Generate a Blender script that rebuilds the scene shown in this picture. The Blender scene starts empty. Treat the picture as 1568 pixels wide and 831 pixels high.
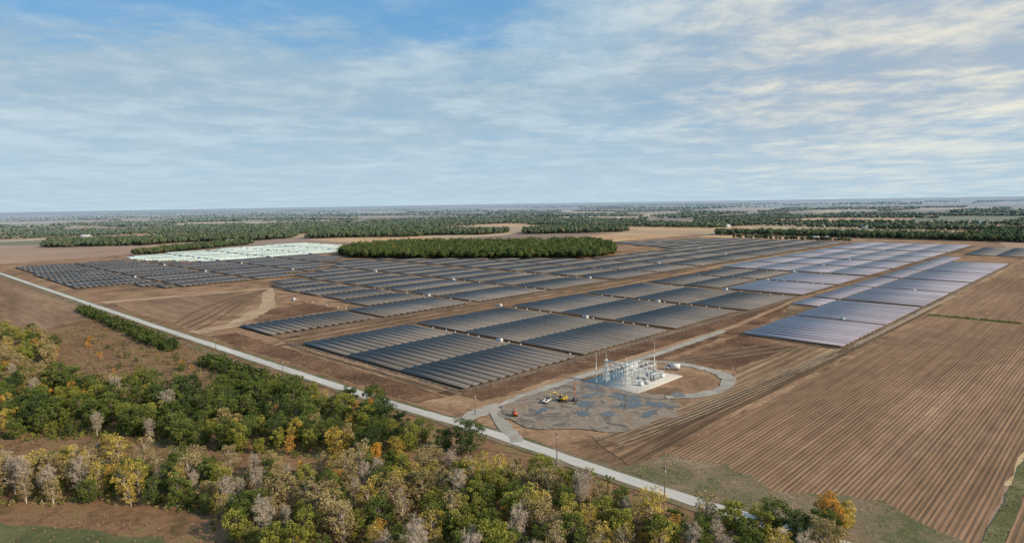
import bpy, math, random, bmesh
import numpy as np
from mathutils import Vector, Matrix
random.seed(7); rng=np.random.default_rng(7)
S=bpy.context.scene; COL=S.collection
S.view_settings.view_transform='Standard'; S.view_settings.look='None'; S.view_settings.exposure=0
# ---------------------------------------------------------------- node helpers
def newmat(name):
    m=bpy.data.materials.new(name); m.use_nodes=True
    nt=m.node_tree; nt.nodes.clear()
    return m,nt
def nd(nt,t,**k):
    n=nt.nodes.new(t)
    for a,b in k.items(): setattr(n,a,b)
    return n
def setin(nt,sock,v):
    if hasattr(v,'links') or isinstance(v,bpy.types.NodeSocket): nt.links.new(v,sock)
    else:
        if sock.type=='RGBA' and len(v)==3: v=(*v,1)
        sock.default_value=v
def mth(nt,op,a,b=None,c=None,clamp=False):
    n=nd(nt,'ShaderNodeMath',operation=op,use_clamp=clamp)
    setin(nt,n.inputs[0],a)
    if b is not None: setin(nt,n.inputs[1],b)
    if c is not None: setin(nt,n.inputs[2],c)
    return n.outputs[0]
def mix(nt,f,a,b,bt='MIX'):
    n=nd(nt,'ShaderNodeMix',data_type='RGBA',blend_type=bt)
    setin(nt,n.inputs[0],f); setin(nt,n.inputs[6],a); setin(nt,n.inputs[7],b)
    return n.outputs[2]
def ramp(nt,f,stops,interp='LINEAR'):
    n=nd(nt,'ShaderNodeValToRGB'); n.color_ramp.interpolation=interp
    e=n.color_ramp.elements
    while len(e)<len(stops): e.new(0.5)
    for i,(p,c) in enumerate(stops):
        e[i].position=p; e[i].color=(*c,1) if len(c)==3 else c
    setin(nt,n.inputs[0],f); return n.outputs[0]
def mrange(nt,v,a,b,c=0.,d=1.,smooth=False):
    n=nd(nt,'ShaderNodeMapRange'); n.clamp=True
    if smooth: n.interpolation_type='SMOOTHSTEP'
    setin(nt,n.inputs[0],v)
    for i,x in enumerate((a,b,c,d)): n.inputs[i+1].default_value=x
    return n.outputs[0]
def pos(nt): return nd(nt,'ShaderNodeNewGeometry').outputs['Position']
def vscale(nt,v,s):
    n=nd(nt,'ShaderNodeVectorMath',operation='MULTIPLY'); nt.links.new(v,n.inputs[0]); n.inputs[1].default_value=s; return n.outputs[0]
def cscale(nt,c,k):
    vm=nd(nt,'ShaderNodeVectorMath',operation='SCALE'); nt.links.new(c,vm.inputs[0]); setin(nt,vm.inputs['Scale'],k); return vm.outputs[0]
def noise(nt,v,scale,detail=4,rough=.55,dist=0.):
    n=nd(nt,'ShaderNodeTexNoise'); nt.links.new(v,n.inputs['Vector'])
    n.inputs['Scale'].default_value=scale; n.inputs['Detail'].default_value=detail
    n.inputs['Roughness'].default_value=rough; n.inputs['Distortion'].default_value=dist
    return n.outputs['Fac']
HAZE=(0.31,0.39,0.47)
def hazed(nt,c,d0=1300,d1=11000,mx=.82):  # aerial haze painted into the base colour, stronger farther from the origin
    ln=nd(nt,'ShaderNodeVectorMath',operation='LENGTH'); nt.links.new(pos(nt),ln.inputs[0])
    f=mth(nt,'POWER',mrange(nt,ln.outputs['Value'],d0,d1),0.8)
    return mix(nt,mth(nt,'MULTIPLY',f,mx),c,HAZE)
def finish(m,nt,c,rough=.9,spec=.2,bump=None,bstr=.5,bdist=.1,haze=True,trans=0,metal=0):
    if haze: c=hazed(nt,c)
    b=nd(nt,'ShaderNodeBsdfPrincipled'); setin(nt,b.inputs['Base Color'],c)
    setin(nt,b.inputs['Roughness'],rough); b.inputs['Specular IOR Level'].default_value=spec; b.inputs['Metallic'].default_value=metal
    if bump is not None:
        bn=nd(nt,'ShaderNodeBump'); bn.inputs['Strength'].default_value=bstr; bn.inputs['Distance'].default_value=bdist
        nt.links.new(bump,bn.inputs['Height']); nt.links.new(bn.outputs[0],b.inputs['Normal'])
    o=nd(nt,'ShaderNodeOutputMaterial')
    if trans:
        t=nd(nt,'ShaderNodeBsdfTranslucent'); setin(nt,t.inputs[0],c)
        ms=nd(nt,'ShaderNodeMixShader'); ms.inputs[0].default_value=trans
        nt.links.new(b.outputs[0],ms.inputs[1]); nt.links.new(t.outputs[0],ms.inputs[2]); nt.links.new(ms.outputs[0],o.inputs[0])
    else: nt.links.new(b.outputs[0],o.inputs[0])
    return m
def plain(name,c,rough=.6,spec=.3,metal=0,var=.15):
    m,nt=newmat(name); n=noise(nt,pos(nt),1.7,4)
    cc=mix(nt,n,tuple(x*(1-var) for x in c),tuple(min(1,x*(1+var)) for x in c))
    return finish(m,nt,cc,rough,spec,haze=False,metal=metal)
def soil(name,stops,s1=.02,s2=.3,s3=3.,aniso=(1,1,1),rows=None,bstr=.6,patch=None,gain=1.15,tint=(1.13,.98,.86)):
    m,nt=newmat(name); P=vscale(nt,pos(nt),aniso)
    a=noise(nt,P,s1,5,.6,.6); b=noise(nt,P,s2,5,.65); c=noise(nt,pos(nt),s3,3,.6)
    f=mth(nt,'ADD',mth(nt,'MULTIPLY',a,.5),mth(nt,'MULTIPLY',b,.33)); f=mth(nt,'ADD',f,mth(nt,'MULTIPLY',c,.17))
    h=mth(nt,'ADD',b,c)
    col=ramp(nt,mrange(nt,f,.36,.64),[(p,tuple(x*gain*t for x,t in zip(q,tint))) for p,q in stops])
    if patch:
        pf=mrange(nt,noise(nt,pos(nt),patch[1],5,.65,1.0),.52,.62,0,patch[2],True); col=mix(nt,pf,col,patch[0])
    if rows:
        sep=nd(nt,'ShaderNodeSeparateXYZ'); nt.links.new(pos(nt),sep.inputs[0])
        for sp,st in rows:
            wob=mth(nt,'MULTIPLY',noise(nt,vscale(nt,pos(nt),(.01,.6,1)),1,3),sp*.9)
            y=mth(nt,'ADD',sep.outputs[1],wob)
            w=mth(nt,'SINE',mth(nt,'MULTIPLY',y,2*math.pi/sp))
            nn=noise(nt,vscale(nt,pos(nt),(.02,.35,1)),1,5,.75)
            w=mth(nt,'MULTIPLY',mth(nt,'MULTIPLY',w,nn),st)
            col=cscale(nt,col,mth(nt,'ADD',1.0,w))
            h=mth(nt,'ADD',h,mth(nt,'MULTIPLY',w,1.5))
        st2=noise(nt,vscale(nt,pos(nt),(.006,.9,1)),1,4,.6); col=cscale(nt,col,mrange(nt,st2,.3,.7,.80,1.2))
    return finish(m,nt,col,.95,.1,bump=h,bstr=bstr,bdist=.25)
# ---------------------------------------------------------------- mesh helpers
def link(o,parent=None):
    COL.objects.link(o)
    if parent: o.parent=parent
    return o
def meshobj(name,V,Fc,mats,midx=None,attrs=None,parent=None):
    me=bpy.data.meshes.new(name); V=np.asarray(V,dtype=np.float32).reshape(-1,3); n=len(V)
    me.vertices.add(n); me.vertices.foreach_set('co',V.ravel())
    if isinstance(Fc,np.ndarray):
        k=Fc.shape[1]; nf=len(Fc); me.loops.add(nf*k); me.loops.foreach_set('vertex_index',Fc.ravel().astype(np.int32))
        me.polygons.add(nf); me.polygons.foreach_set('loop_start',np.arange(0,nf*k,k,dtype=np.int32))
    else:
        fl=[i for f in Fc for i in f]; nf=len(Fc); me.loops.add(len(fl)); me.loops.foreach_set('vertex_index',np.array(fl,dtype=np.int32))
        st=np.cumsum([0]+[len(f) for f in Fc])[:-1]; me.polygons.add(nf); me.polygons.foreach_set('loop_start',st.astype(np.int32))
    for m in (mats if isinstance(mats,(list,tuple)) else [mats]): me.materials.append(m)
    if midx is not None: me.polygons.foreach_set('material_index',np.asarray(midx,dtype=np.int32))
    for k,a in (attrs or {}).items():
        at=me.attributes.new(k,'FLOAT','POINT'); at.data.foreach_set('value',np.asarray(a,dtype=np.float32))
    me.update(calc_edges=True); me.validate()
    return link(bpy.data.objects.new(name,me),parent)
ZC=[0]
def nz(z):
    ZC[0]+=1; return z+ZC[0]*.0013
def sheet(name,poly,z,mat,wob=0,seg=12):
    z=nz(z); P=[]; wob=min(wob,seg*.36)
    for i,(x,y) in enumerate(poly):
        x2,y2=poly[(i+1)%len(poly)]; L=math.hypot(x2-x,y2-y); n=max(1,int(L/seg)) if wob else 1
        for j in range(n):
            t=j/n; P.append((x+(x2-x)*t+random.uniform(-wob,wob),y+(y2-y)*t+random.uniform(-wob,wob),z))
    ar=sum(P[i-1][0]*P[i][1]-P[i][0]*P[i-1][1] for i in range(len(P)))
    if ar<0: P=P[::-1]
    return meshobj(name,P,[list(range(len(P)))],mat)
def inpoly(x,y,P):
    c=False; j=len(P)-1
    for i in range(len(P)):
        if (P[i][1]>y)!=(P[j][1]>y) and x<(P[j][0]-P[i][0])*(y-P[i][1])/(P[j][1]-P[i][1])+P[i][0]: c=not c
        j=i
    return c
BV=np.array([[-1,-1,-1],[1,-1,-1],[1,1,-1],[-1,1,-1],[-1,-1,1],[1,-1,1],[1,1,1],[-1,1,1]],float)
BF=np.array([[0,3,2,1],[4,5,6,7],[0,1,5,4],[1,2,6,5],[2,3,7,6],[3,0,4,7]])
class MB:
    def __init__(s): s.V=[];s.F=[];s.M=[];s.n=0
    def add(s,V,F,m=0):
        s.V+= [tuple(v) for v in V]; s.F+=[[i+s.n for i in f] for f in F]; s.M+=[m]*len(F); s.n+=len(V)
    def box(s,c,size,m=0,rot=None,taper=1):
        V=BV*np.array(size)/2
        V[4:,:2]*=taper
        if rot is not None: V=V@np.array(rot.to_3x3()).T
        s.add(V+np.array(c),BF.tolist(),m)
    def rod(s,a,b,r0,r1=None,m=0,n=6,cap=True):
        r1=r0 if r1 is None else r1
        a=Vector(a);b=Vector(b);d=(b-a).normalized(); u=d.orthogonal().normalized(); w=d.cross(u)
        V=[]
        for p,r in((a,r0),(b,r1)):
            for i in range(n):
                t=2*math.pi*i/n; V.append(p+u*math.cos(t)*r+w*math.sin(t)*r)
        F=[[i,(i+1)%n,n+(i+1)%n,n+i] for i in range(n)]
        if cap: F+= [list(range(n))[::-1],list(range(n,2*n))]
        s.add(V,F,m)
    def obj(s,name,mats,parent=None,loc=(0,0,0),rz=0):
        o=meshobj(name,s.V,s.F,mats,s.M,parent=parent); o.location=loc; o.rotation_euler=(0,0,rz); return o
def empty(name,loc,rz=0):
    e=bpy.data.objects.new(name,None); COL.objects.link(e); e.location=loc; e.rotation_euler=(0,0,rz); return e

# ---------------------------------------------------------------- camera
YAW=math.radians(44.3);PIT=math.radians(5.96);ROL=math.radians(0.91)
fw=Vector((math.cos(YAW)*math.cos(PIT),math.sin(YAW)*math.cos(PIT),-math.sin(PIT)))
rt=Vector((math.sin(YAW),-math.cos(YAW),0));up=rt.cross(fw)
r2=rt*math.cos(ROL)-up*math.sin(ROL);u2=up*math.cos(ROL)+rt*math.sin(ROL)
cd=bpy.data.cameras.new('camera'); cam=bpy.data.objects.new('camera',cd); COL.objects.link(cam)
M=Matrix((r2,u2,-fw)).transposed().to_4x4(); M.translation=(0,0,90); cam.matrix_world=M
cd.sensor_width=36; cd.lens=36*1000/1568; cd.clip_start=1; cd.clip_end=200000; S.camera=cam
# ---------------------------------------------------------------- light
fh=Vector((math.cos(YAW),math.sin(YAW),0))
sd=(rt*0.88-fh*0.47).normalized(); EL=math.radians(27)
sdir=Vector((sd.x*math.cos(EL),sd.y*math.cos(EL),math.sin(EL)))
sl=bpy.data.lights.new('sun','SUN'); sl.energy=5.0; sl.angle=math.radians(.8); sl.color=(1,.87,.68)
so=bpy.data.objects.new('sun',sl); COL.objects.link(so); so.rotation_euler=sdir.to_track_quat('Z','Y').to_euler(); so.location=(0,0,300)
w=bpy.data.worlds.new('World'); S.world=w; w.use_nodes=True; nt=w.node_tree; nt.nodes.clear()
sky=nd(nt,'ShaderNodeTexSky',sky_type='NISHITA'); sky.sun_disc=False; sky.sun_elevation=EL; sky.sun_rotation=math.atan2(sd.x,sd.y); sky.altitude=100; sky.air_density=1.0; sky.dust_density=.3; sky.ozone_density=2.5
tc=nd(nt,'ShaderNodeTexCoord'); sep=nd(nt,'ShaderNodeSeparateXYZ'); nt.links.new(tc.outputs['Generated'],sep.inputs[0])
zz=mth(nt,'ADD',mth(nt,'MAXIMUM',sep.outputs[2],0),.07)
def dotc(v):
    n=nd(nt,'ShaderNodeVectorMath',operation='DOT_PRODUCT'); nt.links.new(tc.outputs['Generated'],n.inputs[0]); n.inputs[1].default_value=v; return n.outputs['Value']
cr=dotc(tuple(rt)); cf=dotc(tuple(fh))
uu=mth(nt,'DIVIDE',cr,zz); vv=mth(nt,'DIVIDE',cf,zz)
cmb=nd(nt,'ShaderNodeCombineXYZ'); nt.links.new(uu,cmb.inputs[0]); nt.links.new(vv,cmb.inputs[1])
cv=cmb.outputs[0]
n1=noise(nt,vscale(nt,cv,(.6,.7,1)),1.0,9,.66,.25)
n2=noise(nt,vscale(nt,cv,(1.1,1.0,1)),1.5,9,.66,.15)
n3=noise(nt,vscale(nt,cv,(.35,.5,1)),1.0,4,.5)
nB=noise(nt,vscale(nt,cv,(.8,1.2,1)),1.0,7,.68)
zb=mth(nt,'ADD',sep.outputs[2],mth(nt,'MULTIPLY',mth(nt,'SUBTRACT',nB,.5),.20))
blue=mth(nt,'MULTIPLY',mrange(nt,zb,.19,.29,0,1,True),mrange(nt,mth(nt,'ADD',cr,mth(nt,'MULTIPLY',mth(nt,'SUBTRACT',n3,.5),.4)),-.05,.18,1,0,True))
cl=mth(nt,'SUBTRACT',mth(nt,'ADD',mth(nt,'MULTIPLY',n1,.55),mth(nt,'MULTIPLY',n2,.45)),mth(nt,'MULTIPLY',blue,.34))
cover=mrange(nt,cl,.16,.56,0,.95,True)
warm=mrange(nt,dotc(tuple((fh*.83+rt*.53+Vector((0,0,.20))).normalized())),.90,1.0,0,1,True)
shade=mrange(nt,mth(nt,'ADD',mth(nt,'MULTIPLY',n2,.6),mth(nt,'MULTIPLY',n3,.4)),.42,.64,0,1,True)
cdark=mix(nt,warm,(3.4,4.6,5.5),(3.6,4.4,5.3)); clite=mix(nt,warm,(5.0,6.1,6.8),(8.2,7.7,6.3))
ccol=mix(nt,shade,cdark,clite)
skyb=mix(nt,.75,sky.outputs[0],(1.4,3.6,6.2))
skyc=mix(nt,cover,skyb,ccol)
hz=mrange(nt,sep.outputs[2],-.02,.17,1,0,True)
skyc=mix(nt,mth(nt,'MULTIPLY',hz,.7),skyc,(4.7,6.1,7.0))
bg=nd(nt,'ShaderNodeBackground'); bg.inputs[1].default_value=.112; nt.links.new(skyc,bg.inputs[0])
wo=nd(nt,'ShaderNodeOutputWorld'); nt.links.new(bg.outputs[0],wo.inputs[0])

# ---------------------------------------------------------------- ground
m,nt=newmat('ground_patchwork')
P=pos(nt); v=nd(nt,'ShaderNodeTexVoronoi',distance='CHEBYCHEV'); nt.links.new(vscale(nt,P,(1/900,1/500,1)),v.inputs['Vector']); v.inputs['Scale'].default_value=1
sp=nd(nt,'ShaderNodeSeparateColor'); nt.links.new(v.outputs['Color'],sp.inputs[0])
c=ramp(nt,sp.outputs[0],[(0,(.25,.16,.11)),(.2,(.46,.30,.17)),(.36,(.16,.16,.07)),(.44,(.60,.42,.23)),(.62,(.32,.21,.15)),(.80,(.14,.17,.06)),(.86,(.50,.36,.21))],'CONSTANT')
n=noise(nt,P,.01,6,.65); c=mix(nt,mrange(nt,n,.35,.65,0,.4),c,(.25,.18,.11))
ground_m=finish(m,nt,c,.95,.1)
G=60000
meshobj('ground',[(-G,-G,0),(G,-G,0),(G,G,0),(-G,G,0)],[[0,1,2,3]],ground_m)
dirt=soil('site_dirt',[(0,(.10,.07,.045)),(.35,(.185,.122,.08)),(.65,(.26,.178,.118)),(1,(.37,.275,.188))],.03,.35,3,patch=((.12,.075,.045),.018,.7))
darkdirt=soil('dark_weeds',[(0,(.045,.03,.02)),(.4,(.10,.06,.04)),(.7,(.16,.10,.065)),(1,(.25,.17,.11))],.04,.4,4)
arrdirt=soil('array_soil',[(0,(.08,.06,.042)),(.5,(.15,.112,.08)),(1,(.24,.18,.13))],.03,.3,3,gain=1)
palegravel=soil('gravel',[(0,(.21,.185,.155)),(.5,(.30,.27,.235)),(1,(.42,.38,.335))],.08,.8,6,bstr=.2,tint=(1.02,1,.96))
paletrack=soil('pale_dirt',[(0,(.20,.15,.10)),(.5,(.31,.24,.17)),(1,(.42,.34,.25))],.06,.6,5,bstr=.2)
roadm=soil('road_gravel',[(0,(.33,.31,.28)),(.5,(.43,.405,.37)),(1,(.54,.51,.47))],.05,.6,5,aniso=(2,.3,1),bstr=.2,tint=(1.02,1,.96))
track=soil('dirt_track',[(0,(.15,.10,.065)),(.5,(.27,.19,.125)),(1,(.40,.30,.21))],.05,.5,4,aniso=(.25,1,1))
ruts=soil('rutted_soil',[(0,(.085,.057,.037)),(.4,(.175,.12,.08)),(.7,(.255,.18,.12)),(1,(.36,.27,.185))],.06,.5,3,aniso=(.12,1,1),rows=[(5.3,.5)],patch=((.11,.09,.045),.03,.4))
stub=soil('corn_stubble',[(0,(.145,.094,.062)),(.4,(.20,.135,.09)),(.7,(.25,.172,.118)),(1,(.33,.24,.17))],.012,.2,3,aniso=(.3,1,1),rows=[(1.55,.5),(6.2,.09)],patch=((.16,.103,.068),.012,.4),gain=1.08)
stub2=soil('tilled_soil',[(0,(.10,.067,.045)),(.5,(.19,.13,.09)),(1,(.29,.21,.145))],.02,.2,3,aniso=(1,.15,1))
tanf=soil('tan_crop',[(0,(.30,.20,.115)),(.5,(.41,.29,.17)),(1,(.49,.37,.21))],.004,.05,.8)
pinkf=soil('bare_crop_field',[(0,(.22,.155,.12)),(.5,(.28,.20,.155)),(1,(.34,.255,.195))],.004,.05,.8)
scrub=soil('scrub_grass',[(0,(.055,.06,.025)),(.3,(.13,.085,.048)),(.55,(.21,.13,.083)),(.75,(.15,.13,.055)),(1,(.29,.22,.13))],.05,.35,2.5,bstr=1)
grass=soil('green_grass',[(0,(.06,.06,.028)),(.4,(.095,.098,.04)),(.7,(.13,.125,.055)),(1,(.20,.165,.09))],.05,.5,4,tint=(1,1,1))
verge=soil('verge_grass',[(0,(.07,.08,.035)),(.35,(.115,.11,.052)),(.5,(.17,.13,.078)),(.7,(.20,.14,.09)),(1,(.29,.215,.145))],.06,.5,4,tint=(1,1,1))
sheet('terrain_dirt',[(150,60),(1180,60),(1600,140),(1600,900),(880,1350),(560,1500),(150,1400)],.03,dirt)
sheet('terrain_scrub',[(-250,60),(-100,-100),(175,-60),(175,640),(60,640),(-250,900)],.05,scrub)
sheet('grass_clearing',[(-20,260),(20,240),(44,206),(54,190),(48,168),(20,170),(-20,200)],.07,grass,2,6)
sheet('tilled_field',[(0,520),(155,640),(155,1330),(-250,1330)],.07,stub2)
sheet('tilled_field',[(176,520),(236,560),(300,640),(310,690),(230,702),(176,708)],.07,stub2,3)
sheet('crop_field',[(140,1400),(520,1500),(560,1950),(120,2300),(-300,2100),(-200,1400)],.09,pinkf)
sheet('crop_field',[(1150,60),(1560,60),(1560,205),(1180,125)],.09,pinkf,2)
for (a,b,c_,d_) in ((1480,560,1560,800),(1220,860,1560,1080),(880,1340,1150,1640),(420,1960,700,2500),(1750,900,2100,1500),(2000,200,2500,420),(1800,1500,2500,2100),(2700,700,3400,1300),(700,2450,1300,3300),(1400,2100,2000,2900),(150,2600,600,3600)):
    sheet('crop_field',[(a,b),(c_,b),(c_,d_),(a,d_)],.10,tanf,3,60)
sheet('corn_stubble_field',[(186,27),(1400,27),(1100,119),(575,114),(196,118)],.12,stub,.8,9)
sheet('corn_stubble_field',[(196,-260),(1500,-260),(1500,22.5),(200,22.5)],.12,stub,.8,9)
sheet('grass_verge',[(190,22),(1400,22.8),(1400,25.3),(190,26)],.14,grass,.5,7)
sheet('grass_verge',[(176,18),(196,27),(210,52),(195,78),(204,100),(198,119),(176,124)],.15,verge,1.8,5)
sheet('grass_verge',[(571,60),(577,60),(579,117),(572,117)],.15,grass,.8,6)
sheet('grass_verge',[(154,250),(158,250),(150,1200),(146,1200)],.15,verge,1,8)
sheet('rutted_ground',[(180,120),(420,119),(1060,122),(1060,134),(410,127),(395,190),(320,150),(255,140),(195,150)],.15,ruts,1.5,8)
sheet('weedy_ground',[(300,196),(395,196),(430,192),(600,219),(600,232),(290,230)],.16,darkdirt,2,7)
sheet('weedy_ground',[(322,155),(400,150),(412,190),(318,190)],.16,darkdirt,2,6)
sheet('weedy_ground',[(200,214),(285,216),(285,232),(200,231)],.16,darkdirt,2,6)
sheet('weedy_ground',[(222,500),(300,505),(300,560),(248,545)],.16,darkdirt,3,8)
sheet('weedy_ground',[(176,235),(192,232),(192,470),(176,470)],.16,darkdirt,2,7)
sheet('weedy_ground',[(203,394),(800,398),(800,406),(203,399)],.16,darkdirt,1.2,7)
sheet('weedy_ground',[(203,418),(800,428),(800,433),(203,423)],.16,darkdirt,1.2,7)
sheet('weedy_ground',[(602,196),(1120,217),(1120,221),(602,217)],.16,darkdirt,.6,7)
sheet('dirt_track',[(186,206),(300,207),(440,205),(600,221),(1120,222),(1120,226),(600,225),(440,210),(300,212),(186,211)],.20,track,.6,8)
sheet('dirt_track',[(190,403),(600,402),(1150,420),(1150,430),(820,424),(600,410),(200,413)],.19,track,1,9)
sheet('dirt_track',[(193,240),(199,240),(199,400),(193,400)],.19,track,.6,8)
sheet('dirt_track',[(172,482),(206,492),(268,560),(330,690),(322,700),(258,572),(200,506),(172,500)],.20,paletrack,1.6,6)
sheet('dirt_track',[(172,716),(240,705),(330,688),(332,698),(240,717),(172,734)],.20,paletrack,1.6,6)
sheet('dirt_track',[(400,120),(1400,121),(1400,124),(400,124)],.20,track,.5,9)
# road
rp=[(150,1900),(157,1204),(161,747),(163,542),(165,413),(166.5,314),(168,241),(171,204),(172,178),(172,150),(171.5,116),(172,93),(173,70),(175,50),(185,-200)]
def ribbon(name,pts,wd,z,mat,wob=.25,step=6,smooth=False):
    z=nz(z)
    if smooth:
        for _ in range(2):
            q=[pts[0]]
            for a,b in zip(pts,pts[1:]): q+= [(a[0]*.75+b[0]*.25,a[1]*.75+b[1]*.25),(a[0]*.25+b[0]*.75,a[1]*.25+b[1]*.75)]
            pts=q+[pts[-1]]
    Q=[]
    for (a,b),(c,d) in zip(pts,pts[1:]):
        L=math.hypot(c-a,d-b); n=max(1,int(L/step)); Q+=[(a+(c-a)*i/n,b+(d-b)*i/n) for i in range(n)]
    Q.append(pts[-1]); V=[];F=[]
    for i,(x,y) in enumerate(Q):
        x0,y0=Q[max(0,i-1)];x1,y1=Q[min(len(Q)-1,i+1)]; L=math.hypot(x1-x0,y1-y0) or 1; nx,ny=-(y1-y0)/L,(x1-x0)/L
        for s in(-1,1):
            k=s*(wd/2+random.uniform(-wob,wob)); V.append((x+nx*k,y+ny*k,z))
    F=[[2*i,2*i+1,2*i+3,2*i+2] for i in range(len(Q)-1)]
    return meshobj(name,V,F,mat)
ribbon('road_shoulder',rp,10.5,.17,verge,1.0)
ribbon('gravel_road',rp,5.8,.23,roadm)
wheelpath=soil('compacted_wheel_path',[(0,(.42,.40,.37)),(.5,(.52,.49,.455)),(1,(.60,.57,.53))],.05,.6,5,aniso=(2,.3,1),bstr=.1,gain=1,tint=(1.02,1,.96))
for off in(-1.25,1.25): ribbon('wheel_path',[(x+off,y) for x,y in rp],.8,.24,wheelpath,.12)
ribbon('access_road',[(172,166),(178,176),(186,192),(198,203),(225,206),(300,205),(330,203),(420,206)],5.5,.24,palegravel,.6,3,True)
ribbon('access_road',[(172,200),(182,202),(200,204)],8,.25,palegravel,.8,3)
ribbon('access_road',[(300,205),(314,196),(319,172),(312,150),(294,141),(274,142),(258,154)],6.5,.24,palegravel,1.3,2.5,True)
rutm=plain('wheel_rut_mud',(.10,.067,.042),.9,.1)
rutp=plain('wheel_rut_dry',(.36,.26,.17),.9,.1)
def rutset(n,fn,mat):
    for i in range(n):
        pts=fn(i)
        for off in (-.95,.95): ribbon('wheel_track',[(x,y+off) for x,y in pts],.5,.215,mat,.14,3,True)
rutset(9,lambda i:[(190+random.uniform(-5,30),122+i*2.2),(235,123+i*1.5+random.uniform(-2,2)),(300,122+i*1.1+random.uniform(-1,2)),(400,121+i*.7),(640,121+i*.25)],rutm)
rutset(6,lambda i:[(195,135+i*3.0),(240,131+i*2.2),(310,127+i*1.9),(400,124+i*.8),(700,122+i*.2)],rutp)
rutset(3,lambda i:[(184+i,150-i*5),(205,141-i*3),(250,137-i*4),(300,136-i*5),(370,130-i*2),(420,124)],rutm)
rutset(4,lambda i:[(194+i*1.2,232),(195+i,300),(194+i,360),(196+i*1.5,404)],rutm)
rutset(5,lambda i:[(200,405+i*1.7),(300,406+i*1.5+random.uniform(-1,1)),(420,405+i*2),(560,406+i*1.6),(800,414+i*2)],rutm)
rutset(4,lambda i:[(176,500+i*14),(210,530+i*20+random.uniform(-8,8)),(250,600+i*12),(300,660+i*6),(322,690)],rutm)
rutset(3,lambda i:[(300,198+i*2),(330,185-i*6),(370,175-i*8),(412,160-i*10)],rutp)
# construction yard
m,nt=newmat('muddy_yard'); P=pos(nt)
a=noise(nt,P,.08,7,.72,1.8); b=noise(nt,P,.6,5)
c=ramp(nt,mrange(nt,a,.34,.66),[(0,(.065,.047,.033)),(.28,(.15,.105,.072)),(.42,(.25,.20,.155)),(.52,(.33,.285,.235)),(.62,(.29,.20,.13)),(1,(.23,.15,.095))]); c=mix(nt,mth(nt,'MULTIPLY',b,.5),c,(.19,.13,.085))
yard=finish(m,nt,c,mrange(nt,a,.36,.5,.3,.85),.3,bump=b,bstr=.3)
sheet('construction_yard',[(190,196),(186,180),(189,166),(198,158),(202,146),(214,140),(226,142),(236,134),(247,142),(254,143),(260,158),(254,203),(198,203)],.22,yard,2.2,4.5)
m,nt=newmat('puddle_water'); n=noise(nt,pos(nt),.5,3)
puddle_m=finish(m,nt,mix(nt,n,(.04,.038,.035),(.09,.08,.07)),.03,.9,haze=False)
def puddle(cx,cy,rx,ry):
    P=[];ph=random.random()*6; z=nz(.30); N=48
    for i in range(N):
        t=2*math.pi*i/N; k=1+.25*math.sin(2*t+ph)+.22*math.sin(5*t+ph*2)+.14*math.sin(9*t+ph*3)+random.uniform(-.06,.06)
        P.append((cx+rx*k*math.cos(t),cy+ry*k*math.sin(t),z))
    P.append((cx,cy,z))
    meshobj('puddle',P,[[i,(i+1)%N,N] for i in range(N)],puddle_m)
for q in ((246,168,4,9),(237,160,8,3.6),(246,151,4,5),(226,176,4,5),(238,182,6,2.4),(221,160,5,2.0),(250,190,2.2,5),(265,152,4,2.4),(232,147,5,2.0),(214,168,2.4,4.4),(206,184,4,1.8)): puddle(*q)
concrete=plain('pad_concrete',(.46,.43,.385),.8,.2)
mb=MB(); mb.box((275,183,.25),(41,32,.5),0); mb.obj('substation_pad',[concrete])

# ---------------------------------------------------------------- solar arrays
def panelmat(name,c0,c1,rough,spec):
    m,nt=newmat(name); at=nd(nt,'ShaderNodeAttribute',attribute_name='shade')
    P=pos(nt); sy=nd(nt,'ShaderNodeSeparateXYZ'); nt.links.new(P,sy.inputs[0])
    fr=mth(nt,'FRACT',mth(nt,'DIVIDE',sy.outputs[1],1.13)); ln=mth(nt,'LESS_THAN',fr,.05)
    big=mrange(nt,noise(nt,P,.012,3),.35,.65,.8,1.25)
    c=cscale(nt,mix(nt,at.outputs['Fac'],c0,c1),big); c=mix(nt,mth(nt,'MULTIPLY',ln,.8),c,(.5,.48,.45))
    return finish(m,nt,c,rough,spec,haze=False)
pm=panelmat('panel_glass',(.115,.100,.090),(.150,.130,.118),.5,.06)
pm_r=panelmat('panel_glass_sky_tint',(.18,.155,.19),(.27,.24,.28),.28,.35)  # lavender sky sheen painted into the base colour, besides the real gloss
pm_w=panelmat('panel_white_glare',(.60,.66,.52),(.80,.84,.70),.4,.4)  # glare off these panels painted as a near-white base colour
steel=plain('galvanised_steel',(.45,.46,.47),.5,.5,.3)
frame_m=plain('panel_back_frame',(.42,.42,.42),.6,.3)
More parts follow.
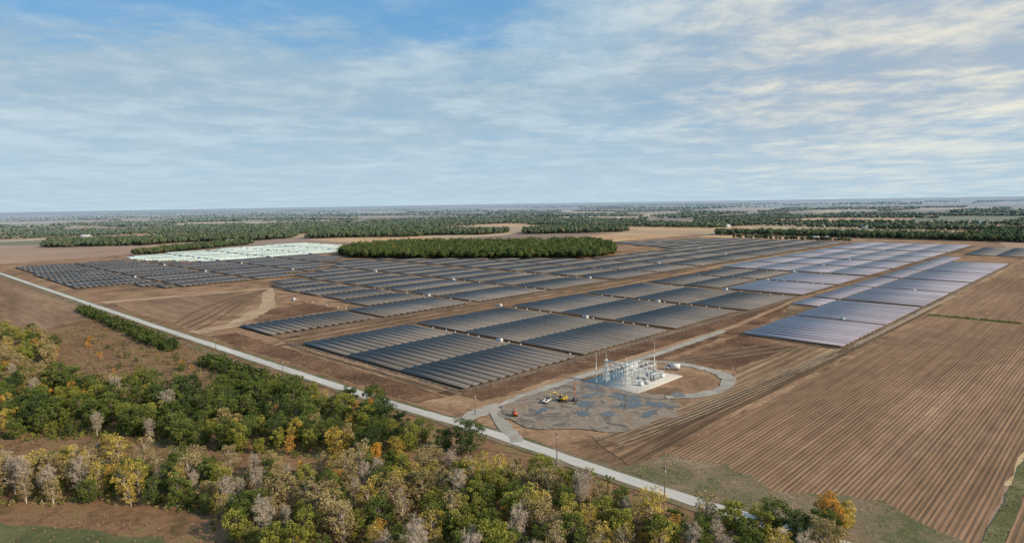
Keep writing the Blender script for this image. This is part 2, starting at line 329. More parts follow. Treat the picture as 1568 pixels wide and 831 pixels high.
def array(cells,name,ok,mat,pitch=6.2,width=4.1,tilt=-5,segL=52):
    T=math.radians(tilt)
    for (x0,x1,y0,y1) in cells:
        nseg=max(1,round((y1-y0)/segL)); L=(y1-y0)/nseg
        x=x0+width/2; vs=[]
        while x<x1-width/2+.01:
            for j in range(nseg):
                yc=y0+(j+.5)*L
                if not ok(x,yc): continue
                hl=L/2-.25; t=T+random.uniform(-.02,.02)
                B=BV*np.array([width/2,hl,.05]); R=np.array(Matrix.Rotation(t,3,'Y'))
                B=B@R.T+np.array([x,yc,1.75]); vs.append((B,0,random.random()))
                B=BV*np.array([.09,hl,.09])+np.array([x-.03,yc,1.55]); vs.append((B,1,.5))
                for k in range(8):
                    B=BV*np.array([.09,.09,.75])+np.array([x-.03,yc-hl+ (k+.5)*hl/4,.75]); vs.append((B,1,.5))
            x+=pitch
        if not vs: continue
        V=np.concatenate([b for b,_,_ in vs]); k=len(vs)
        F=(BF[None]+8*np.arange(k)[:,None,None]).reshape(-1,4)
        MI=[]
        for _,mi,_ in vs: MI+= [2,0,2,2,2,2] if mi==0 else [1]*6
        SH=np.repeat([s for _,_,s in vs],8)
        meshobj(name,V,F,[mat,steel,frame_m],MI,{'shade':SH})
T_=lambda x,y:True
XL=[(204,291),(298,395),(402,499),(506,603),(618,707),(714,803),(818,908),(915,1010),(1022,1112),(1119,1215),(1230,1320),(1327,1420)]
array([(a,b,232 if a<500 else 226,392) for a,b in XL[:4]],'solar_panel_array',T_,pm)
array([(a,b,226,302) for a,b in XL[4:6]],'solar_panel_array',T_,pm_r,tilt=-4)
array([(a,b,308,392) for a,b in XL[4:6]],'solar_panel_array',T_,pm)
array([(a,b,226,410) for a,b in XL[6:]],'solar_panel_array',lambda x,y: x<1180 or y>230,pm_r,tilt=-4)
midP=[(206,423),(206,489),(298,492),(330,530),(330,690),(350,735),(462,826),(590,965),(600,960),(835,615),(1080,640),(1180,850),(1470,690),(1420,425)]
okm=lambda x,y: inpoly(x,y,midP)
for y0,y1 in ((434,488),(494,540),(546,585),(593,630),(636,670),(678,714),(718,752),(760,800),(804,836),(844,880),(884,930)):
    array([(a,b,y0,y1) for a,b in XL],'solar_panel_array',okm,pm)
leftP=[(181,862),(240,850),(256,800),(352,786),(450,830),(600,990),(610,1110),(400,1128),(335,1290),(188,1300)]
okl=lambda x,y: inpoly(x,y,leftP)
XLL=[(183,262),(270,352),(360,440),(448,530),(538,612)]
for y0,y1 in ((792,828),(832,868),(876,950),(960,1035),(1043,1118),(1128,1203),(1211,1290)):
    array([(a,b,y0,y1) for a,b in XLL],'solar_panel_array',okl,pm,segL=38)
whiteP=[(345,1300),(415,1140),(612,1120),(640,1060),(800,1240),(790,1500),(395,1400)]
okw=lambda x,y: inpoly(x,y,whiteP)
for y0,y1 in ((1128,1203),(1211,1290),(1300,1390),(1400,1490)):
    array([(a,b,y0,y1) for a,b in XLL+[(620,700),(708,790)]],'solar_panel_array',okw,pm_w,pitch=5.8,tilt=-12,segL=26)
rightP=[(414,124),(414,192),(500,192),(560,214),(1130,214),(1180,200),(1060,138),(1055,124)]
okr=lambda x,y: inpoly(x,y,rightP)
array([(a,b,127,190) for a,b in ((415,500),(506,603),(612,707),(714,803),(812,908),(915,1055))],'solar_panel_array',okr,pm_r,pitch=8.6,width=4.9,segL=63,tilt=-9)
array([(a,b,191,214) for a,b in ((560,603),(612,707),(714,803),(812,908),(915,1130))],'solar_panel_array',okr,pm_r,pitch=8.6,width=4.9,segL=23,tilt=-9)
array([(1190,1380,120,200)],'solar_panel_array',T_,pm)
sheet('array_ground',[(202,230),(605,224),(1150,215),(1440,222),(1440,396),(1000,396),(800,396),(202,394)],.14,arrdirt,1,10)
sheet('array_ground',[(p[0]-2,p[1]) for p in midP],.12,arrdirt)
sheet('array_ground',leftP,.12,arrdirt)
sheet('array_ground',[(412,125),(1060,125),(1060,190),(1180,205),(1130,217),(560,217),(500,195),(412,192)],.16,arrdirt,1,10)

# ---------------------------------------------------------------- vegetation
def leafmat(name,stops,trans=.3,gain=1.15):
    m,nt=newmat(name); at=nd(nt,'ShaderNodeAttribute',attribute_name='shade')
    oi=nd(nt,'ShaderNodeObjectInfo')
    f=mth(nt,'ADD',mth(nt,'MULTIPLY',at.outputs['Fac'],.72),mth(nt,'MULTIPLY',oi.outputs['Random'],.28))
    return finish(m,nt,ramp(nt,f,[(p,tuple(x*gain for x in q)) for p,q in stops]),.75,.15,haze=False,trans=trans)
LG=leafmat('leaves_green',[(0,(.042,.062,.014)),(.5,(.105,.135,.030)),(1,(.20,.22,.05))])
LD=leafmat('leaves_dark_green',[(0,(.025,.042,.012)),(.5,(.055,.085,.024)),(1,(.105,.14,.04))])
LY=leafmat('leaves_yellow',[(0,(.20,.15,.03)),(.5,(.44,.32,.065)),(1,(.66,.50,.13))])
LO=leafmat('leaves_orange',[(0,(.26,.13,.02)),(.5,(.54,.28,.05)),(1,(.70,.44,.10))])
LT=leafmat('leaves_olive_tan',[(0,(.16,.12,.05)),(.5,(.31,.235,.10)),(1,(.48,.38,.19))])
LYG=leafmat('leaves_yellow_green',[(0,(.08,.10,.018)),(.5,(.22,.22,.04)),(1,(.40,.36,.075))])
bark=plain('bark',(.17,.14,.11),.9,.1); barkg=plain('bark_pale',(.44,.36,.29),.9,.1)
def quads(C,size):
    n=len(C); a=rng.normal(size=(n,3)); a/=np.linalg.norm(a,axis=1)[:,None]
    b=rng.normal(size=(n,3)); b-= (b*a).sum(1)[:,None]*a; b/=np.linalg.norm(b,axis=1)[:,None]
    s=(size*rng.uniform(.6,1.3,n))[:,None]/2; a=a*s; b=b*s*.75
    V=np.stack([C-a,C-b*1.1,C+a,C+b],1).reshape(-1,3)
    return V,np.arange(4*n).reshape(-1,4)
def tree_mesh(name,h,cr,nclump,nleaf,ls,base=.25,bare=False,shape='round'):
    mb=MB(); lean=Vector((random.uniform(-.06,.06)*h,random.uniform(-.06,.06)*h,0))
    tr=.020*h+.05; p0=Vector((0,0,-.2)); pts=[p0]; K=4
    for i in range(1,K+1):
        t=i/K; pts.append(Vector((lean.x*t+random.uniform(-.02,.02)*h,lean.y*t+random.uniform(-.02,.02)*h,h*.85*t)))
    for i in range(K): mb.rod(pts[i],pts[i+1],tr*(1-.8*i/K),tr*(1-.8*(i+1)/K),0,6,False)
    def tp(t):
        f=t*K; i=min(K-1,int(f)); return pts[i].lerp(pts[i+1],f-i)
    cent=[]
    for i in range(nclump):
        t=(i+.5)/nclump; z=base+(1-base)*t
        if shape=='round': rr=cr*math.sqrt(max(.05,1-((z-(base+1)/2)/((1-base)/2+.08))**2))
        else: rr=cr*(.55+.45*math.sin(t*3))
        az=i*2.4+random.uniform(-.5,.5); q=rr*random.uniform(.35,1.0)
        c=Vector((math.cos(az)*q+lean.x*z,math.sin(az)*q+lean.y*z,z*h*random.uniform(.92,1.04)))
        cent.append((c,rr)); s=tp(max(.12,min(.95,z*.85-.08)))
        mid=s.lerp(c,.5)+Vector((0,0,.03*h))
        r=tr*.38
        mb.rod(s,mid,r,r*.6,0,4,False); mb.rod(mid,c,r*.6,r*.22,0,4,False)
        ntw=(9 if bare else 2)
        for k in range(ntw):
            d=Vector((random.gauss(0,1),random.gauss(0,1),random.gauss(.7,.8))).normalized()*h*random.uniform(.07,.15)
            e=mid.lerp(c,random.random()) ; mb.rod(e,e+d,r*.25+.02,.015+.012*bare,0,3,False)
            if bare:
                for kk in range(5):
                    g=e+d*random.uniform(.4,.9); d2=Vector((random.gauss(0,1),random.gauss(0,1),random.gauss(.5,.8))).normalized()*h*.07
                    mb.rod(g,g+d2,.035,.018,0,3,False)
    nb=len(mb.V); LV=[];SHD=[]
    if nleaf:
        for c,rr in cent:
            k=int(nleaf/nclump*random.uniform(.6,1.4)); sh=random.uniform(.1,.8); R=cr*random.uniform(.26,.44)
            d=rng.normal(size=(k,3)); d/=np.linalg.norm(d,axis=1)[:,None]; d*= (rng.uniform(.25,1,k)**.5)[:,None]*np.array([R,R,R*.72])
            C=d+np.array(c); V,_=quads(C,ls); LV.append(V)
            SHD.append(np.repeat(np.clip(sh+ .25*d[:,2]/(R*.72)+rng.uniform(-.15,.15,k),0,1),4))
    V=list(mb.V); F=list(mb.F); MI=[0]*len(F); sh=[.5]*nb
    if LV:
        LV=np.concatenate(LV); V+=[tuple(v) for v in LV]; n=len(LV)//4; F+=[[nb+4*i,nb+4*i+1,nb+4*i+2,nb+4*i+3] for i in range(n)]; MI+=[1]*n; sh+=list(np.concatenate(SHD))
    me=meshobj(name,V,F,[bark,LG],MI,{'shade':sh}); dat=me.data; bpy.data.objects.remove(me); return dat
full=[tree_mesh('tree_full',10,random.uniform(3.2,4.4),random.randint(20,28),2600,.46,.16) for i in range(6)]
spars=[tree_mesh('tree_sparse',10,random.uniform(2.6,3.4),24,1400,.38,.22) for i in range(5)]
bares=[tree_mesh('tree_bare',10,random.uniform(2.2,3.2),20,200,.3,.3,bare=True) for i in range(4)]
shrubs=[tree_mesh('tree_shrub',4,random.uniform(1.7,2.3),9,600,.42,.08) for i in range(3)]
def put(me,name,x,y,h,leaf,bk=None,href=10,wid=1):
    o=bpy.data.objects.new(name,me); COL.objects.link(o); s=h/href
    o.location=(x,y,0); o.scale=(s*wid*random.uniform(.9,1.12),s*wid*random.uniform(.9,1.12),s); o.rotation_euler=(0,0,random.uniform(0,6.28))
    o.material_slots[0].link='OBJECT'; o.material_slots[0].material=bk or bark
    o.material_slots[1].link='OBJECT'; o.material_slots[1].material=leaf
    return o
def scatter(poly,n,mind,fn):
    xs=[p[0] for p in poly];ys=[p[1] for p in poly]; pts=[];tries=0
    while len(pts)<n and tries<n*40:
        tries+=1; x=random.uniform(min(xs),max(xs)); y=random.uniform(min(ys),max(ys))
        if not inpoly(x,y,poly): continue
        if any((x-a)**2+(y-b)**2<mind*mind for a,b in pts): continue
        pts.append((x,y)); fn(x,y)
    return pts
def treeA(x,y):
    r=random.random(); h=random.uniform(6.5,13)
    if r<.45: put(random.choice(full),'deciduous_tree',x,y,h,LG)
    elif r<.56: put(random.choice(full),'deciduous_tree',x,y,h,LD)
    elif r<.72: put(random.choice(full),'yellow_green_tree',x,y,h*.9,LYG)
    elif r<.82: put(random.choice(spars+full),'yellow_tree',x,y,h*.8,LY)
    elif r<.90: put(random.choice(spars+full),'orange_tree',x,y,h*.68,LO)
    elif r<.95: put(random.choice(full),'olive_tree',x,y,h*.8,LT)
    else: put(random.choice(bares),'bare_tree',x,y,h,LT,barkg)
def treeB(x,y):
    r=random.random(); h=random.uniform(7,13)
    if r<.16: put(random.choice(spars),'yellow_tree',x,y,h,LY,barkg)
    elif r<.38: put(random.choice(spars+full),'olive_tree',x,y,h*.95,LT,barkg)
    elif r<.54: put(random.choice(bares),'bare_tree',x,y,h,LT,barkg)
    elif r<.71: put(random.choice(full),'yellow_green_tree',x,y,h*.85,LYG)
    elif r<.96: put(random.choice(full),'deciduous_tree',x,y,h*.8,LG)
    else: put(random.choice(spars),'orange_tree',x,y,h*.7,LO)
bandA=[(30,326),(70,284),(100,224),(132,184),(148,190),(155,232),(140,292),(112,335),(88,365),(64,425),(40,420)]
bandL=[(30,400),(60,400),(80,440),(100,560),(84,610),(36,520)]
bandB=[(20,290),(62,256),(90,210),(122,182),(143,152),(153,130),(153,100),(162,76),(167,52),(140,52),(112,96),(85,128),(66,160),(66,196),(54,218),(24,250)]
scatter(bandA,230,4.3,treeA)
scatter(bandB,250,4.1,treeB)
def treeL(x,y):
    r=random.random()
    if r<.42: put(random.choice(spars+full),'olive_tree',x,y,random.uniform(8,12),LT,barkg)
    elif r<.54: put(random.choice(spars),'yellow_tree',x,y,random.uniform(8,12),LY,barkg)
    elif r<.66: put(random.choice(spars),'orange_tree',x,y,random.uniform(7,9),LO)
    elif r<.82: put(random.choice(full),'yellow_green_tree',x,y,10,LYG)
    else: put(random.choice(full),'deciduous_tree',x,y,10,LG)
scatter(bandL,64,4.8,treeL)
put(full[0],'deciduous_tree',152,172,12,LD,wid=1.15); put(full[1],'deciduous_tree',148,180,9,LD,wid=1.1)
put(full[2],'yellow_tree',179,57,10.5,LO,wid=1.0); put(full[5],'yellow_tree',181.5,54,9,LY,wid=.95); put(full[3],'deciduous_tree',169,68,10,LG); put(full[1],'deciduous_tree',167,61,9,LD); put(full[0],'deciduous_tree',171,55,10,LG)
put(full[4],'yellow_green_tree',124,120,12,LYG,wid=1.1); put(spars[0],'yellow_tree',147,92,13,LY,barkg)
def hedgefn(x,y): put(random.choice(shrubs),'shrub',x,y,random.uniform(3.5,6.0),LD if random.random()<.5 else LG,href=4,wid=1.0)
scatter([(136,440),(147,440),(149,690),(141,690)],170,2.6,hedgefn)
scatter([(134,285),(152,278),(150,392),(138,388)],110,3.0,hedgefn)
scatter([(95,390),(134,320),(136,430),(112,540)],60,5,lambda x,y: put(random.choice(shrubs),'shrub',x,y,random.uniform(1.6,4),random.choice([LT,LG,LYG,LO,LG]),href=4))
scatter([(120,190),(165,140),(165,115),(140,150),(100,215)],30,4,lambda x,y: put(random.choice(shrubs),'shrub',x,y,random.uniform(1.5,3.2),random.choice([LT,LG,LYG]),href=4))
def undergrowth(name,poly,n,hmax,mat,size=.6,per=26):
    xs=[p[0] for p in poly];ys=[p[1] for p in poly]; C=[];sh=[]
    for i in range(n):
        x=random.uniform(min(xs),max(xs)); y=random.uniform(min(ys),max(ys))
        if not inpoly(x,y,poly): continue
        h=random.uniform(.3,1)*hmax; R=h*random.uniform(.5,.8); d=rng.normal(size=(per,3)); d/=np.linalg.norm(d,axis=1)[:,None]; d[:,2]=abs(d[:,2])
        C.append(d*np.array([R,R,h])*rng.uniform(.4,1,(per,1))+np.array([x,y,0])); sh.append(np.clip(np.full(per,random.uniform(.1,.8))+.2*d[:,2],0,1))
    C=np.concatenate(C); sh=np.repeat(np.concatenate(sh),4); V,F=quads(C,size)
    meshobj(name,V,F,mat,None,{'shade':sh})
undergrowth('undergrowth',bandA,2800,2.6,LG)
undergrowth('undergrowth',bandA,1200,2.6,LYG)
undergrowth('undergrowth',bandB,3600,2.4,LT,.5)
undergrowth('undergrowth',bandB,2200,2.6,LG)
undergrowth('undergrowth',bandL,1200,2.4,LT)
meadow=[(20,300),(60,262),(110,190),(168,112),(168,52),(163,52),(160,170),(138,188),(107,228),(77,296),(36,340)]
LR=leafmat('weeds_reddish',[(0,(.12,.07,.042)),(.5,(.24,.155,.10)),(1,(.36,.26,.165))])
undergrowth('tall_weeds',meadow,4500,1.0,LR,.4,14)
undergrowth('tall_weeds',meadow,900,1.3,LG,.4,14)
undergrowth('tall_weeds',[(80,440),(108,345),(150,290),(160,300),(160,640),(100,560)],5000,1.0,LR,.45,12)
undergrowth('tall_weeds',[(80,440),(108,345),(150,290),(160,300),(160,640),(100,560)],900,1.5,LG,.5,14)
undergrowth('tall_weeds',[(300,214),(600,222),(600,231),(205,231),(205,214)],2500,.7,LR,.4,8)
undergrowth('tall_weeds',[(176,235),(192,235),(192,470),(176,470)],1500,.8,LR,.4,8)
undergrowth('tall_weeds',[(571,60),(577,60),(579,117),(572,117)],260,1.6,LG,.6,14)
undergrowth('tall_weeds',[(15,180),(60,140),(62,190),(30,245)],700,.8,LR,.4,12)
undergrowth('tall_weeds',[(176,18),(196,27),(210,52),(195,78),(204,100),(198,119),(176,124)],2500,.6,LT,.35,8)
undergrowth('tall_weeds',[(190,22),(700,22.8),(700,25.3),(190,26)],1300,.8,LT,.4,9)

# distant woods -----------------------------------------------------------
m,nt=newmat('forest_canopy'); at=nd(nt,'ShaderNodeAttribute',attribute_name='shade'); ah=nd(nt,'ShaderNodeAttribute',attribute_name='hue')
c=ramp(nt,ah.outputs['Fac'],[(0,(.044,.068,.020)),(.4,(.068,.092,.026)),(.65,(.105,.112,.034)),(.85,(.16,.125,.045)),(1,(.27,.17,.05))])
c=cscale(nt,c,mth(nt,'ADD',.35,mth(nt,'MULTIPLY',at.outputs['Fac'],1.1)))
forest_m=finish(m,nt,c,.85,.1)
bm=bmesh.new(); bmesh.ops.create_icosphere(bm,subdivisions=1,radius=1); IV=np.array([v.co[:] for v in bm.verts]); IF=np.array([[v.index for v in f.verts] for f in bm.faces]); bm.free()
def forest(name,pts,h0,h1,nq,qs,rad=.42):
    pts=np.asarray(pts,float); N=len(pts)
    if N==0: return
    H=rng.uniform(h0,h1,N); R=H*rad*rng.uniform(.8,1.25,N); hue=np.clip(rng.beta(1.3,2.9,N),0,1)
    core=IV[None]*rng.uniform(.72,1.08,(N,len(IV),1))*np.stack([R*.9,R*.9,H*.42],1)[:,None]+np.stack([pts[:,0],pts[:,1],H*.52],1)[:,None]
    CV=core.reshape(-1,3)
    CFc=(IF[None]+len(IV)*np.arange(N)[:,None,None]).reshape(-1,3)
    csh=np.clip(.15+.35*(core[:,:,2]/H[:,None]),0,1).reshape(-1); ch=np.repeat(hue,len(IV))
    d=rng.normal(size=(N,nq,3)); d/=np.linalg.norm(d,axis=2)[...,None]; d[...,2]=np.abs(d[...,2])*1.0-.35*(rng.random((N,nq))<.35)
    C=d*np.stack([R*1.05,R*1.05,H*.50],1)[:,None]*rng.uniform(.8,1.05,(N,nq,1))+np.stack([pts[:,0],pts[:,1],H*.52],1)[:,None]
    V,F=quads(C.reshape(-1,3),qs); Ft=np.concatenate([F[:,[0,1,2]],F[:,[0,2,3]]])+len(CV)
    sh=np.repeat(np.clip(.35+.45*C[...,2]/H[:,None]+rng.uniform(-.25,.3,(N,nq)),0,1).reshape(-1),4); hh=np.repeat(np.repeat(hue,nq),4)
    meshobj(name,np.concatenate([CV,V]),np.concatenate([CFc,Ft]),forest_m,None,{'shade':np.concatenate([csh,sh]),'hue':np.concatenate([ch,hh])})
def fill(poly,sp,jit=.45):
    xs=[p[0] for p in poly];ys=[p[1] for p in poly]; out=[]
    x=min(xs)
    while x<max(xs):
        y=min(ys)
        while y<max(ys):
            a=x+random.uniform(-jit,jit)*sp; b=y+random.uniform(-jit,jit)*sp
            if inpoly(a,b,poly): out.append((a,b))
            y+=sp
        x+=sp
    return out
copse=[(612,985),(660,880),(700,830),(760,730),(800,690),(828,636),(900,640),(1010,720),(1090,790),(1140,880),(1000,980),(880,1180),(760,1190),(640,1080)]
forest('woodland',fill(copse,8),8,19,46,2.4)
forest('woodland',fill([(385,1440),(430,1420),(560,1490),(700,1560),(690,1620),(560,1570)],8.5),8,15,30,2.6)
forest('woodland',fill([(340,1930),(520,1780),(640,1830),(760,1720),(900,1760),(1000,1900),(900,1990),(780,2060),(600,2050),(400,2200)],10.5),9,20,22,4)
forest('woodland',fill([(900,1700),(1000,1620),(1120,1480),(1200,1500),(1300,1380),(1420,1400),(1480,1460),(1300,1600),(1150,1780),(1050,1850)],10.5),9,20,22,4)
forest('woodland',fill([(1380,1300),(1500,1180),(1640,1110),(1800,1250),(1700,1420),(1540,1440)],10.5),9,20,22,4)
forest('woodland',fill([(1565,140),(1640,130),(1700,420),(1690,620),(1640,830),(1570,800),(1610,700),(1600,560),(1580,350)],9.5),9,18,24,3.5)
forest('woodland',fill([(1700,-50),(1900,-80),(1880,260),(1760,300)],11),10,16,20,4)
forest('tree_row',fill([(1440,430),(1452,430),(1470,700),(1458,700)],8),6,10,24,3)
far=[[],[],[]]
random.seed(21)
for i in range(200):
    d=2000*(7.5**random.random()); az=math.radians(random.uniform(0,93)); x=d*math.cos(az); y=d*math.sin(az)
    if x<1850 and y<1500 and x>300: continue
    if x<700 and d<2400: continue
    L=random.uniform(150,900)*(1+d/5000); Wd=random.uniform(12,50)*(1+d/7000)
    if random.random()<.10: Wd*=5
    k=0 if d<3200 else (1 if d<6500 else 2); s=(13,22,40)[k]
    if random.random()<.5: lx,ly=L,Wd
    else: lx,ly=Wd,L
    nx=max(1,int(lx/s)); ny=max(1,int(ly/s)); gap=random.uniform(.05,.35)
    for a in range(nx):
        for b in range(ny):
            if random.random()<gap: continue
            far[k].append((x+(a+random.uniform(-.6,.6))*s,y+(b+random.uniform(-.6,.6))*s))
forest('woodland',far[0],8,17,12,6,.55); forest('woodland',far[1],8,18,5,10,.8); forest('woodland',far[2],8,19,3,14,1.4)

# ---------------------------------------------------------------- substation
white=plain('white_paint',(.66,.65,.62),.5,.3); grey=plain('equipment_grey',(.40,.41,.41),.5,.4); dark=plain('dark_steel',(.08,.08,.085),.6,.3)
wood=plain('pole_wood',(.20,.155,.115),.9,.1); orange=plain('machine_orange',(.48,.11,.03),.45,.4); yellow=plain('machine_yellow',(.62,.40,.04),.45,.4); rubber=plain('rubber',(.025,.025,.025),.8,.2); glass=plain('cab_glass',(.03,.04,.05),.1,.6); redroof=plain('barn_red',(.25,.06,.04),.7,.2)
sub=empty('electrical_substation',(0,0,.5))
def lattice(mb,x,y,h,w0,w1,m=0):
    c=[]
    for i in range(6):
        t=i/5; k=(w0+(w1-w0)*t)/2; c.append([Vector((x+a*k,y+b*k,h*t)) for a,b in((-1,-1),(1,-1),(1,1),(-1,1))])
    for i in range(5):
        for j in range(4):
            mb.rod(c[i][j],c[i+1][j],.16,m=m,n=4); mb.rod(c[i][j],c[i+1][(j+1)%4],.09,m=m,n=4); mb.rod(c[i+1][j],c[i+1][(j+1)%4],.09,m=m,n=4)
mb=MB()
for yy in (178,190):
    lattice(mb,261,yy,11.5,2.4,.8)
    mb.rod((261,yy,11.5),(261,yy,14.5),.12,.05,n=6)
mb.box((261,184,10.6),(.6,12,.6),0); mb.box((261,184,8),(.35,12,.35),0)
for yy in (180.5,184,187.5): mb.rod((261,yy,10.4),(264,yy,7.2),.14,n=6,m=0)
mb.obj('dead_end_gantry',[white],sub)
mb=MB()
for xx in (266,270.5,275,280,285,289):
    for yy in (179,184,189):
        mb.rod((xx,yy,0),(xx,yy,4.2),.16,n=6); mb.rod((xx,yy,4.2),(xx,yy,5.6),.24,.14,n=8)
    mb.box((xx,184,4.25),(.3,11.5,.3))
for yy in (179,184,189): mb.rod((262,yy,5.7),(290,yy,5.7),.13,n=6)
mb.box((268,184,7.2),(.3,11,.3))
for yy in (179,189): mb.rod((268,yy,0),(268,yy,7.3),.18,n=6)
mb.obj('bus_supports',[white],sub)
mb=MB()
mb.box((279,174.5,2),(4.6,3.2,3.2))
for i in range(7): mb.box((276.9+i*.7,172.3,1.9),(.15,1.1,2.6)); mb.box((276.9+i*.7,176.7,1.9),(.15,1.1,2.6))
for i in range(3): mb.rod((277.8+i*1.2,174.5,3.6),(277.6+i*1.3,174.5,5.3),.22,.12,n=8)
mb.rod((281.2,173,4.3),(281.2,176,4.3),.5,n=10); mb.box((279,174.5,.2),(6,5,.4))
mb.obj('transformer',[grey],sub)
for bx,by in ((271,173),(286,173.5),(266,173)):
    mb=MB()
    mb.box((bx,by,.9),(1.6,2.4,1.8))
    for i in range(3): mb.rod((bx,by-.8+.8*i,1.8),(bx+.25*(i-1),by-.8+.8*i,3.6),.16,n=8)
    mb.obj('circuit_breaker',[white],sub)
mb=MB(); mb.box((288,194,1.6),(9,4,3.2)); mb.box((288,194,3.28),(9.5,4.5,.16),1); mb.box((285,191.97,1.1),(1,.06,2.1),1); mb.box((290,191.97,1.9),(1.2,.06,.7),1); mb.box((292.7,194,1.6),(.5,1,1),1)
mb.obj('control_house',[white,grey],sub)
for xx,yy,h in ((291,181,16.5),(258,194,15),(270,171,13)):
    mb=MB(); mb.rod((xx,yy,0),(xx,yy,h*.6),.24,.16,n=8); mb.rod((xx,yy,h*.6),(xx,yy,h),.15,.04,n=8); mb.box((xx,yy,.1),(.8,.8,.2)); mb.obj('lightning_mast',[white],sub)
mb=MB()
def fence(mb,pts,h=2.3,step=3):
    for (a,b),(c,d) in zip(pts,pts[1:]):
        L=math.hypot(c-a,d-b); n=max(1,int(L/step))
        for i in range(n+1): mb.rod((a+(c-a)*i/n,b+(d-b)*i/n,0),(a+(c-a)*i/n,b+(d-b)*i/n,h),.05,n=4)
        for z in (h,h*.5,.15): mb.rod((a,b,z),(c,d,z),.03,n=4)
fence(mb,[(255.5,168),(294.5,168),(294.5,198),(255.5,198),(255.5,168)]); mb.obj('chain_link_fence',[steel],sub)
mb=MB(); fence(mb,[(199,400),(199,228),(610,222)],2.2,5); fence(mb,[(412,123.5),(1060,124)],2.2,5); mb.obj('site_fence',[steel])
def pole(x,y,h=11,rz=0):
    mb=MB(); mb.rod((0,0,-.3),(0,0,h),.19,.12,n=8); mb.box((0,0,h-.9),(.14,2.4,.16),0)
    for k in(-1.05,0,1.05): mb.rod((0,k,h-.82),(0,k,h-.5),.07,.05,1,6)
    mb.rod((.3,.0,h-2.6),(.3,0,h-1.7),.22,m=1,n=8)
    mb.obj('utility_pole',[wood,grey],None,(x,y,0),rz)
pole(167.5,143);pole(167,100);pole(183,202,10);pole(160,330,9);pole(160,420,9)
def inverter(x,y,rz=0):
    mb=MB(); mb.box((0,0,.2),(5.4,2.2,.4),1); mb.box((-1.1,0,1.3),(2.8,1.8,1.8)); mb.box((-1.1,0,2.25),(3.0,2.0,.12),1); mb.box((1.5,0,1.05),(1.6,1.5,1.3))
    for i in range(4): mb.box((2.35,-.5+.33*i,1.0),(.1,.1,1.0),1)
    for i in range(3): mb.box((-2.0+.92*i,-.93,1.3),(.75,.05,1.5),1)
    mb.obj('inverter_station',[white,grey],None,(x,y,.16),rz)
for x,y in ((294.5,300),(398.5,310),(502.5,310),(398.5,405),(612,300),(612,470),(710.5,300),(812,310),(812,500),(398.5,505),(502.5,589),(300,589),(266,955),(356,955),(444,1040),(444,870),(356,1123),(912,310),(1018,310),(1018,500),(1222,320),(508,158),(710,158),(502.5,750),(1115,600),(534,1122)): inverter(x,y,math.pi/2)
# combiner boxes at the row ends beside the lanes
mb=MB(); random.seed(5)
for lx in (293,397,501,605,711,811):
    for yy in range(238,392,13):
        if random.random()<.75:
            y2=yy+random.uniform(-3,3); mb.rod((lx,y2,0),(lx,y2,1.1),.06,n=4); mb.box((lx,y2,1.35),(.5,.9,1.1))
for lx in (300,397,501,605,711,811):
    for yy in range(440,600,14):
        if random.random()<.7:
            y2=yy+random.uniform(-3,3); mb.rod((lx,y2,0),(lx,y2,1.1),.06,n=4); mb.box((lx,y2,1.35),(.5,.9,1.1))
mb.obj('combiner_boxes',[white])
def excavator(x,y,rz,body,sc=1):
    e=empty('excavator',(x,y,.26),rz); e.scale=(sc,sc,sc)
    mb=MB()
    for s in(-1,1):
        mb.box((0,s*1.1,.45),(3.4,.55,.7)); mb.rod((1.7,s*1.1-.27,.45),(1.7,s*1.1+.27,.45),.4,n=12); mb.rod((-1.7,s*1.1-.27,.45),(-1.7,s*1.1+.27,.45),.4,n=12)
    mb.obj('tracks',[rubber],e)
    mb=MB(); mb.box((0,0,.95),(1.4,1.4,.3),1); mb.box((-.5,0,1.6),(3,2.5,1.0)); mb.box((-1.6,0,1.9),(1,2.5,1.1)); mb.obj('house',[body,dark],e)
    mb=MB(); mb.box((.5,.75,2.4),(1.5,1,1.5),0,taper=.88); mb.box((.5,.75,3.2),(1.3,.95,.1),1); mb.obj('cab',[glass,body],e)
    mb=MB(); mb.rod((.8,-.2,1.7),(3.0,-.2,4.4),.32,.28,n=4); mb.rod((3.0,-.2,4.4),(5.4,-.2,4.0),.28,.2,n=4); mb.rod((5.4,-.2,4.0),(5.9,-.2,1.6),.2,.15,n=4); mb.rod((1.2,-.2,1.4),(2.6,-.2,3.4),.1,m=1,n=6); mb.box((5.6,-.2,1.1),(.9,1.1,.8),1,taper=.7); mb.obj('boom',[body,dark],e)
excavator(222,186,2.4,yellow); excavator(193,188,.8,orange,.8)
e=empty('boom_lift',(226,182,.26),.4)
mb=MB(); mb.box((0,0,.9),(3,1.9,.7)); mb.box((-.6,0,1.5),(1.6,1.2,.6)); mb.obj('chassis',[dark],e)
mb=MB()
for a in(-1,1):
    for b in(-1,1): mb.rod((a*1.1,b*.8,.45),(a*1.1,b*1.15,.45),.45,n=12)
mb.obj('wheels',[rubber],e)
mb=MB(); mb.rod((-.6,0,1.8),(-.2,0,5.2),.22,.18,n=4); mb.rod((-.2,0,5.2),(.5,0,7.6),.17,.12,n=4); mb.box((.9,0,7.7),(1.0,1.6,.1))
for a,b in((.4,-.8),(1.4,-.8),(1.4,.8),(.4,.8)): mb.rod((a,b,7.7),(a,b,8.8),.05,n=4)
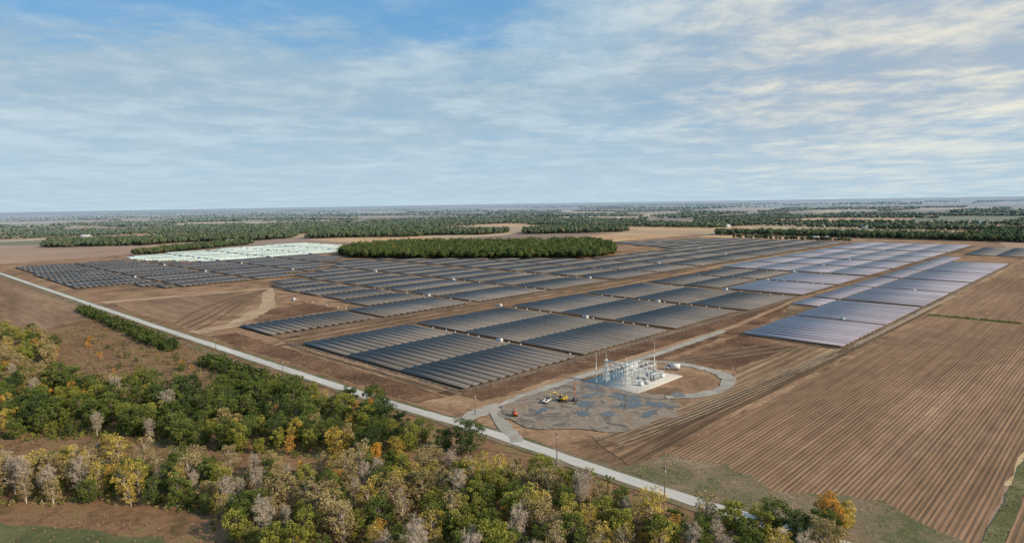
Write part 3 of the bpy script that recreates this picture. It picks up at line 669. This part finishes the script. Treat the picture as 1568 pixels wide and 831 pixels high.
mb.box((.9,.8,8.8),(1,.06,.06)); mb.box((.9,-.8,8.8),(1,.06,.06)); mb.box((1.4,0,8.8),(.06,1.6,.06)); mb.box((.4,0,8.8),(.06,1.6,.06))
mb.obj('boom',[orange],e)
def truck(name,x,y,rz,L,body,boxm,van=True):
    e=empty(name,(x,y,.27),rz)
    mb=MB(); mb.box((L*.32,0,1.0),(L*.34,2.0,.8)); mb.box((L*.26,0,1.65),(L*.22,1.85,.8),1,taper=.82); mb.box((-L*.18,0,.7),(L*.64,1.9,.25),2); mb.obj('cab',[body,glass,dark],e)
    mb=MB()
    if van: mb.box((-L*.18,0,2.0),(L*.62,2.3,2.3))
    else:
        mb.box((-L*.18,.95,1.15),(L*.62,.1,.6)); mb.box((-L*.18,-.95,1.15),(L*.62,.1,.6)); mb.box((-L*.48,0,1.15),(.1,1.8,.6))
    mb.obj('bed',[boxm],e)
    mb=MB()
    for a in(-.33,.33):
        for s in(-1,1): mb.rod((a*L,s*.8,.42),(a*L,s*1.05,.42),.42,n=14)
    mb.obj('wheels',[rubber],e)
truck('box_truck',304,178,1.9,8,white,white); truck('pickup_truck',300,190,1.2,5.6,white,white,False); truck('pickup_truck',216,190,.3,5.6,white,white,False)
# farm buildings in the distance
def barn(x,y,L,Wd,h,mat,rz):
    mb=MB(); mb.box((0,0,h/2),(L,Wd,h)); o=.5
    mb.add([(-L/2-o,-Wd/2-o,h-.2),(L/2+o,-Wd/2-o,h-.2),(L/2+o,0,h+Wd*.3),(-L/2-o,0,h+Wd*.3),(-L/2-o,Wd/2+o,h-.2),(L/2+o,Wd/2+o,h-.2)],[[0,1,2,3],[3,2,5,4],[0,3,4],[1,5,2]],1)
    mb.box((0,-Wd/2-.03,h*.35),(L*.22,.06,h*.7),2)
    mb.obj('barn',[mat,grey,dark],None,(x,y,0),rz)
for q in ((1490,500,24,12,5,white,.2),(1510,530,16,9,4,redroof,1.4),(700,1700,22,12,5,white,0),(2050,1000,30,16,6,white,.3),(2100,600,26,14,6,white,1),(560,2500,30,15,6,white,.4),(2700,1900,40,18,8,white,.1),(2500,380,34,16,6,white,.6)): barn(*q)
